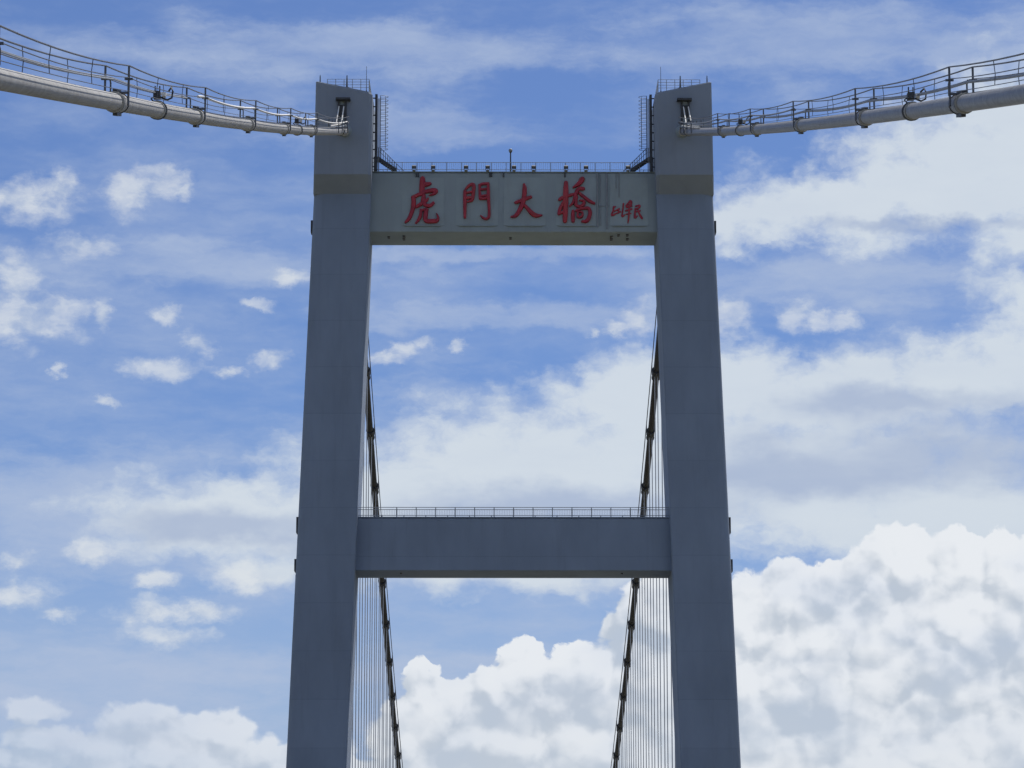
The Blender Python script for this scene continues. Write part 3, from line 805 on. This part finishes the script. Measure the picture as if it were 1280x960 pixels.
# ------------------------------------------------------------------ main cables
near = []
for pts, X in (([(0, 102), (75, 118.5), (168.8, 136.3), (223, 144.6), (331, 160.5), (378, 164.5), (420, 165.5)], -16.5), ([(857, 163.9), (892.5, 164), (930, 161.8), (979, 158.8), (1014, 154.5), (1096, 142.8), (1171, 130.6), (1227.5, 121.3), (1278, 114.7)], 16.5)):
    for px, py in pts:
        q = PX(px, py, X); near.append((q.y, q.z))
far = []
for pl, pr_, py in ((458, 818.7, 470), (460.5, 811.7, 540), (468.9, 803, 646), (476.4, 793.6, 721), (483, 785.3, 800), (489.5, 778, 880), (497.5, 767.5, 960)):
    a, b = PX(pl, py, -16.5), PX(pr_, py, 16.5)
    far.append(((a.y + b.y) / 2, (a.z + b.z) / 2))
def quad(pts):
    import numpy as np
    A = np.array([[1, y, y * y] for y, z in pts]); c = np.linalg.lstsq(A, np.array([z for y, z in pts]), rcond=None)[0]
    return [float(v) for v in c]
cn, cf = quad(near), quad(far)
YS = 4.5
def ZC(y):                           # cable centre height
    if y < 0.5: return cn[0] + cn[1] * y + cn[2] * y * y
    if y > 10: 
        return cf[0] + cf[1] * y + cf[2] * y * y
    f = (y - 0.5) / 9.5
    za, zb = cn[0] + cn[1] * 0.5 + cn[2] * 0.25, cf[0] + cf[1] * 10 + cf[2] * 100
    return za + (zb - za) * f + 1.0 * 4 * f * (1 - f) * 0.5
def cdir(y):
    return Vector((0, 1, (ZC(y + 0.5) - ZC(y - 0.5)))).normalized()
CR = 0.343
CLAB = {-1: 'pale sunlit main suspension cable carrying a white pipe, beside the first large red character',
        1: 'shaded grey main suspension cable over the leg beside the small red signature'}
near_s = [-(4480 / k - 349.5) * 0 for k in ()]
BANDS = []
for l, r in ((495, 562), (398, 439), (333, 359), (286.5, 305), (252.5, 263)):
    k = (l + r) / 33.0
    F = FPX / k
    # horizontal distance for a point on the cable: depth along the axis F
    y = CAM.y + F
    for _ in range(20):
        d = Vector((0 - CAM.x, y - CAM.y, ZC(y) - CAM.z)).dot(FWD)
        y += (F - d)
    BANDS.append(y)
STEP = (BANDS[-1] - BANDS[0]) / 4
BANDS = [BANDS[0] - STEP] + BANDS
FARB = []
for py in (467, 543, 615, 680, 737, 785, 828, 868, 909, 945):
    # cable height seen at this row -> y by bisection
    lo, hi = 15.0, 400.0
    for _ in range(50):
        mid = (lo + hi) / 2
        v = Vector((-16.5, mid, ZC(mid))) - CAM
        row = 480 - FPX * v.dot(UP) / v.dot(FWD)
        if row < py: lo = mid
        else: hi = mid
    FARB.append(lo)
fs = (FARB[-1] - FARB[0]) / 9
FARB = [FARB[0] + fs * i for i in range(-2, 18)]
# one band with its pieces, at the origin along +Y
def band_meshes(half, rad, pale):
    m = MB()
    rr = [(-half, CR + 0.005), (-half, rad + 0.035), (-half + 0.10, rad + 0.035), (-half + 0.10, rad), (half - 0.10, rad), (half - 0.10, rad + 0.035), (half, rad + 0.035), (half, CR + 0.005)]
    rings = []
    for y, r in rr:
        rings.append([(r * math.cos(2 * math.pi * k / 20), y, r * math.sin(2 * math.pi * k / 20)) for k in range(20)])
    m.loft(rings[2:6], cap=False)
    rm = MB()
    rm.loft(rings[0:4], cap=False)
    rm2 = MB(); rm2.loft(rings[4:8], cap=False)
    fl = [MB(), MB()]
    for s in (-1, 1):
        fl[s > 0].box((-0.09, -half * 0.9, s * (rad - 0.02)), (0.09, half * 0.9, s * (rad + 0.13)))
    return m, fl, (rm, rm2)
def place(o, y, X, parent):
    o.parent = parent
    d = cdir(y)
    ang = math.atan2(d.z, d.y)
    o.rotation_euler = (ang, 0, 0)
    o.location = Vector((X, y, ZC(y))) - parent.location
shared = {}
def copy_mesh(key, mk, mname, m):
    if key not in shared:
        o = mk.build(mname, m, None, True)
        shared[key] = o.data
        bpy.data.objects.remove(o)
    o = bpy.data.objects.new(mname, shared[key])
    col.objects.link(o)
    return o
for sx in (-1, 1):
    X = sx * 16.5
    mc = empty('main_cable', (X, 0, ZC(0)), CLAB[sx], 'suspension cable', 'main cables over the tower')
    ys = [-272 + 4 * i for i in range(68)] + [0.5, 2, 4, 6, 8, 10] + [14 + 6 * i for i in range(72)]
    MB().tube([(X, y, ZC(y)) for y in ys if y <= 6], CR, 20).build('side_span_cable', 'cable' if sx < 0 else 'cable_shaded_worn', mc, True)
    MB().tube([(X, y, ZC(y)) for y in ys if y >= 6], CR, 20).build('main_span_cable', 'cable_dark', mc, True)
    # shroud where it enters the house
    MB().tube([(X, -0.9, ZC(-0.9)), (X, -0.2, ZC(-0.2)), (X, 0.03, ZC(0))], [CR + 0.10, CR + 0.2, CR + 0.36], 20).build('shroud', 'concrete_beam', mc, True)
    MB().tube([(X, -1.3, ZC(-1.3)), (X, -0.95, ZC(-0.95))], CR + 0.09, 20).build('shroud_collar', 'band_pale', mc, True)
    b1, f1, e1 = band_meshes(0.75, CR + 0.045, False)
    b2, f2, e2 = band_meshes(0.20, CR + 0.05, False)
    b3, f3, e3 = band_meshes(0.95, CR + 0.11, False)
    posts_y = []
    GA = 0.46                        # half gauge of the hand ropes
    HP = 1.15
    def post_set(y, par, hh=HP, low=True):
        zb = ZC(y)
        for s in (-1, 1):
            x = X + s * GA
            MB().tube([(x, y, zb - 0.12 if s == -sx else zb + 0.25), (x, y, zb + CR + hh)], 0.045, 6).build('rail_post', 'rail', par, True)
            if low:
                MB().tube([(x - s * 0.1, y + 0.9, zb + CR - 0.0 + 0.9 * cdir(y).z), (x - s * 0.1, y + 0.9, zb + CR + hh * 0.62), (x - s * 0.1, y + 0.62, zb + CR + hh * 0.70)], 0.035, 6).build('stay_post', 'rail', par, True)
                MB().box((x - 0.16, y - 0.05, zb + CR + hh * 0.50), (x + 0.16, y + 0.05, zb + CR + hh * 0.50 + 0.07)).build('bracket', 'rail', par)
        MB().box((X - GA, y - 0.06, zb + CR + 0.015), (X + GA, y + 0.06, zb + CR + 0.085)).build('cross_bar', 'rail', par)
        if low:
            MB().box((X - GA * 0.7, y + 0.3, zb + CR + 0.05 + 0.3 * cdir(y).z), (X + GA * 0.7, y + 0.42, zb + CR + 0.12 + 0.3 * cdir(y).z)).build('cross_bar', 'rail', par)
    for y in BANDS:
        o = copy_mesh('b1%d' % sx, b1, 'cable_band', 'cable' if sx < 0 else 'cable_shaded_worn'); place(o, y, X, mc)
        for q in (0, 1): place(copy_mesh('e1%d' % q, e1[q], 'band_rim', 'band'), y, X, mc)
        for q in (0, 1): place(copy_mesh('f1%d' % q, f1[q], 'band_flange', 'band'), y + 0.2, X, mc)
        ln = MB(); ln.tube([(X, y - 0.80, ZC(y - 0.80)), (X, y - 0.765, ZC(y - 0.765))], CR + 0.075, 20)
        ln.build('band_seal', 'band_pale', mc, True)
        post_set(y, mc)
    for y in (BANDS[1] * 0.54 + BANDS[2] * 0.46, BANDS[4] * 0.55 + BANDS[5] * 0.45, -9.5):
        o = copy_mesh('b2', b2, 'ring_clamp', 'band'); place(o, y, X, mc)
        for q in (0, 1): place(copy_mesh('e2%d' % q, e2[q], 'clamp_rim', 'band'), y, X, mc)
        MB().tube([(X, y - 0.42, ZC(y - 0.42)), (X, y - 0.24, ZC(y - 0.24))], CR + 0.05, 20).build('clamp_seal', 'band_pale', mc, True)
        if y < -20:
            # air valve fitting on top of the clamp
            zz = ZC(y) + CR
            MB().box((X - 0.18, y - 0.2, zz + 0.18), (X + 0.12, y + 0.2, zz + 0.48)).build('air_valve', 'dark', mc)
            for s in (-0.12, 0.08):
                MB().tube([(X + s, y, zz + 0.45), (X + s, y, zz + 0.75)], 0.03, 6).build('valve_stem', 'dark', mc, True)
            MB().tube([(X - 0.1, y + 0.1, zz - 0.02), (X - 0.3, y + 0.1, zz + 0.2), (X - 0.1, y + 0.1, zz + 0.33)], 0.04, 6).build('valve_hose', 'dark', mc, True)
            MB().tube([(X + 0.1, y, zz + 0.25), (X + 0.42, y, zz + 0.12), (X + 0.62, y, zz + 0.22), (X + 0.66, y, zz + 0.5), (X + 0.58, y + 0.1, zz + 0.72), (X + 0.45, y + 0.3, zz + 0.62)], 0.045, 6).build('valve_hose', 'dark', mc, True)
            MB().box((X + 0.18, y - 0.1, zz + 0.25), (X + 0.36, y + 0.1, zz + 0.45)).build('valve_plate', 'white', mc)
    # hand ropes between post tops, sagging a little, with spreader wires
    stops = [-272.0] + BANDS + [-1.5]
    for s in (-1, 1):
        x = X + s * GA
        for fr, r in ((1.0, 0.032), (0.58, 0.020), (0.10, 0.016)):
            pts = []
            for i in range(len(stops) - 1):
                y0, y1 = stops[i], stops[i + 1]
                L = y1 - y0
                z0, z1 = ZC(y0) + CR + HP * fr, ZC(y1) + CR + HP * fr
                for k in range(8):
                    t = k / 8
                    y = y0 + L * t
                    base = z0 + (z1 - z0) * t
                    sagm = 0.0
                    pts.append((x, y, base - 4 * t * (1 - t) * (0.20 if fr > 0.5 else 0.06) * (L / 33)))
            pts.append((x, stops[-1], ZC(stops[-1]) + CR + HP * fr))
            MB().tube(pts, r, 6).build('hand_rope', 'rope', mc, True)
        for i in range(1, len(stops) - 1):
            for t in (0.33, 0.66):
                y0, y1 = stops[i], stops[i + 1]
                y = y0 + (y1 - y0) * t
                zl = ZC(y0) + (ZC(y1) - ZC(y0)) * t + CR
                sg_ = 4 * t * (1 - t) * (y1 - y0) / 33
                MB().tube([(x, y, zl + HP - 0.20 * sg_), (x - s * 0.05, y, zl + HP * 0.56 - 0.2 * sg_), (x - s * 0.02, y, zl + HP * 0.10 - 0.06 * sg_)], 0.016, 5).build('spreader_wire', 'rope', mc)
    # conduit carried on brackets: white on the sunlit cable, grey on the other
    s = -sx
    xp = X + s * (GA - 0.06)
    def pipe(y0, y1, r, m, dz, xx):
        pts = []
        n = 60
        for k in range(n + 1):
            y = y0 + (y1 - y0) * k / n
            # follows chords between brackets with sag
            nb = [b for b in stops if b <= y] ; na = [b for b in stops if b > y]
            b0 = nb[-1] if nb else stops[0]; b1_ = na[0] if na else stops[-1]
            t = 0 if b1_ == b0 else (y - b0) / (b1_ - b0)
            zz = ZC(b0) + (ZC(b1_) - ZC(b0)) * t + CR + dz - 4 * t * (1 - t) * 0.18 * ((b1_ - b0) / 33)
            pts.append((xx, y, zz))
        MB().tube(pts, r, 8).build('conduit', m, mc, True)
    if sx < 0:
        pipe(BANDS[2] - 3.0, -1.0, 0.065, 'white', HP * 0.58, xp)
        pipe(-272, BANDS[2] - 3.2, 0.032, 'rail_grey', HP * 0.52, X - s * 0.1)
        pipe(-272, BANDS[2] - 3.2, 0.026, 'rail_grey', HP * 0.60, X - s * 0.25)
    else:
        pipe(BANDS[3], -1.0, 0.05, 'rail_grey', HP * 0.60, xp)
        pipe(-272, -1.0, 0.06, 'rail_grey', HP * 0.48, X - s * 0.3)
    pipe(-27, -1.2, 0.06, 'white', 0.30, X + s * 0.15)
    pipe(-20, -1.0, 0.05, 'white', 0.44, X - s * 0.25)
    # small walkway frame next to the doorway
    for y in (-4.0, -9.0, -14.0, -20.0):
        post_set(y, mc, 0.75, False)
    # far side bands, posts and ropes
    for y in FARB:
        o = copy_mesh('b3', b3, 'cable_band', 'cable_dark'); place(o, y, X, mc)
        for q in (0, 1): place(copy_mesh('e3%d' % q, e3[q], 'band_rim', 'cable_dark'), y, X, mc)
        for q in (0, 1): place(copy_mesh('f3%d' % q, f3[q], 'band_flange', 'band'), y, X, mc)
        post_set(y, mc, 1.1, False)
    for s_ in (-1, 1):
        for fr, r in ((1.0, 0.035), (0.55, 0.022)):
            pts = [(X + s_ * GA, 10, ZC(10) + CR + 1.1 * fr)]
            for y in FARB: pts.append((X + s_ * GA, y, ZC(y) + CR + 1.1 * fr))
            MB().tube(pts, r, 6).build('hand_rope', 'rope', mc, True)
    # hangers, four ropes each, down to the deck
    for i, y in enumerate(FARB):
        hg = empty('hanger', (X, y, ZD), (['first', 'second', 'third', 'fourth', 'fifth', 'sixth', 'seventh', 'eighth', 'ninth', 'tenth', 'eleventh', 'twelfth', 'thirteenth', 'fourteenth', 'fifteenth', 'sixteenth', 'seventeenth', 'eighteenth', 'nineteenth', 'twentieth'][i]) + ' hanger from the tower under the ' + ('sunlit cable with the white pipe' if sx < 0 else 'shaded cable on the signature side'), 'hanger', 'hangers of the ' + ('sunlit' if sx < 0 else 'shaded') + ' main cable')
        for s_ in (-1, 1):
            for dy in (-0.2, 0.2):
                MB().tube([(X + s_ * 0.16, y + dy, ZD - 0.9), (X + s_ * 0.16, y + dy, ZC(y + dy) - CR - 0.02)], 0.042, 6).build('rope', 'hanger', hg, True)
    # anchorage far behind the camera's side view
    tag(MB().box((X - 3.4 if sx > 0 else X - 6, -292, -5), (X + 6 if sx > 0 else X + 1.2, -268, ZC(-272) + 2.0)).build('cable_anchorage', 'concrete'), 'concrete anchor block holding the end of the ' + ('sunlit' if sx < 0 else 'shaded') + ' main cable', 'anchorage')
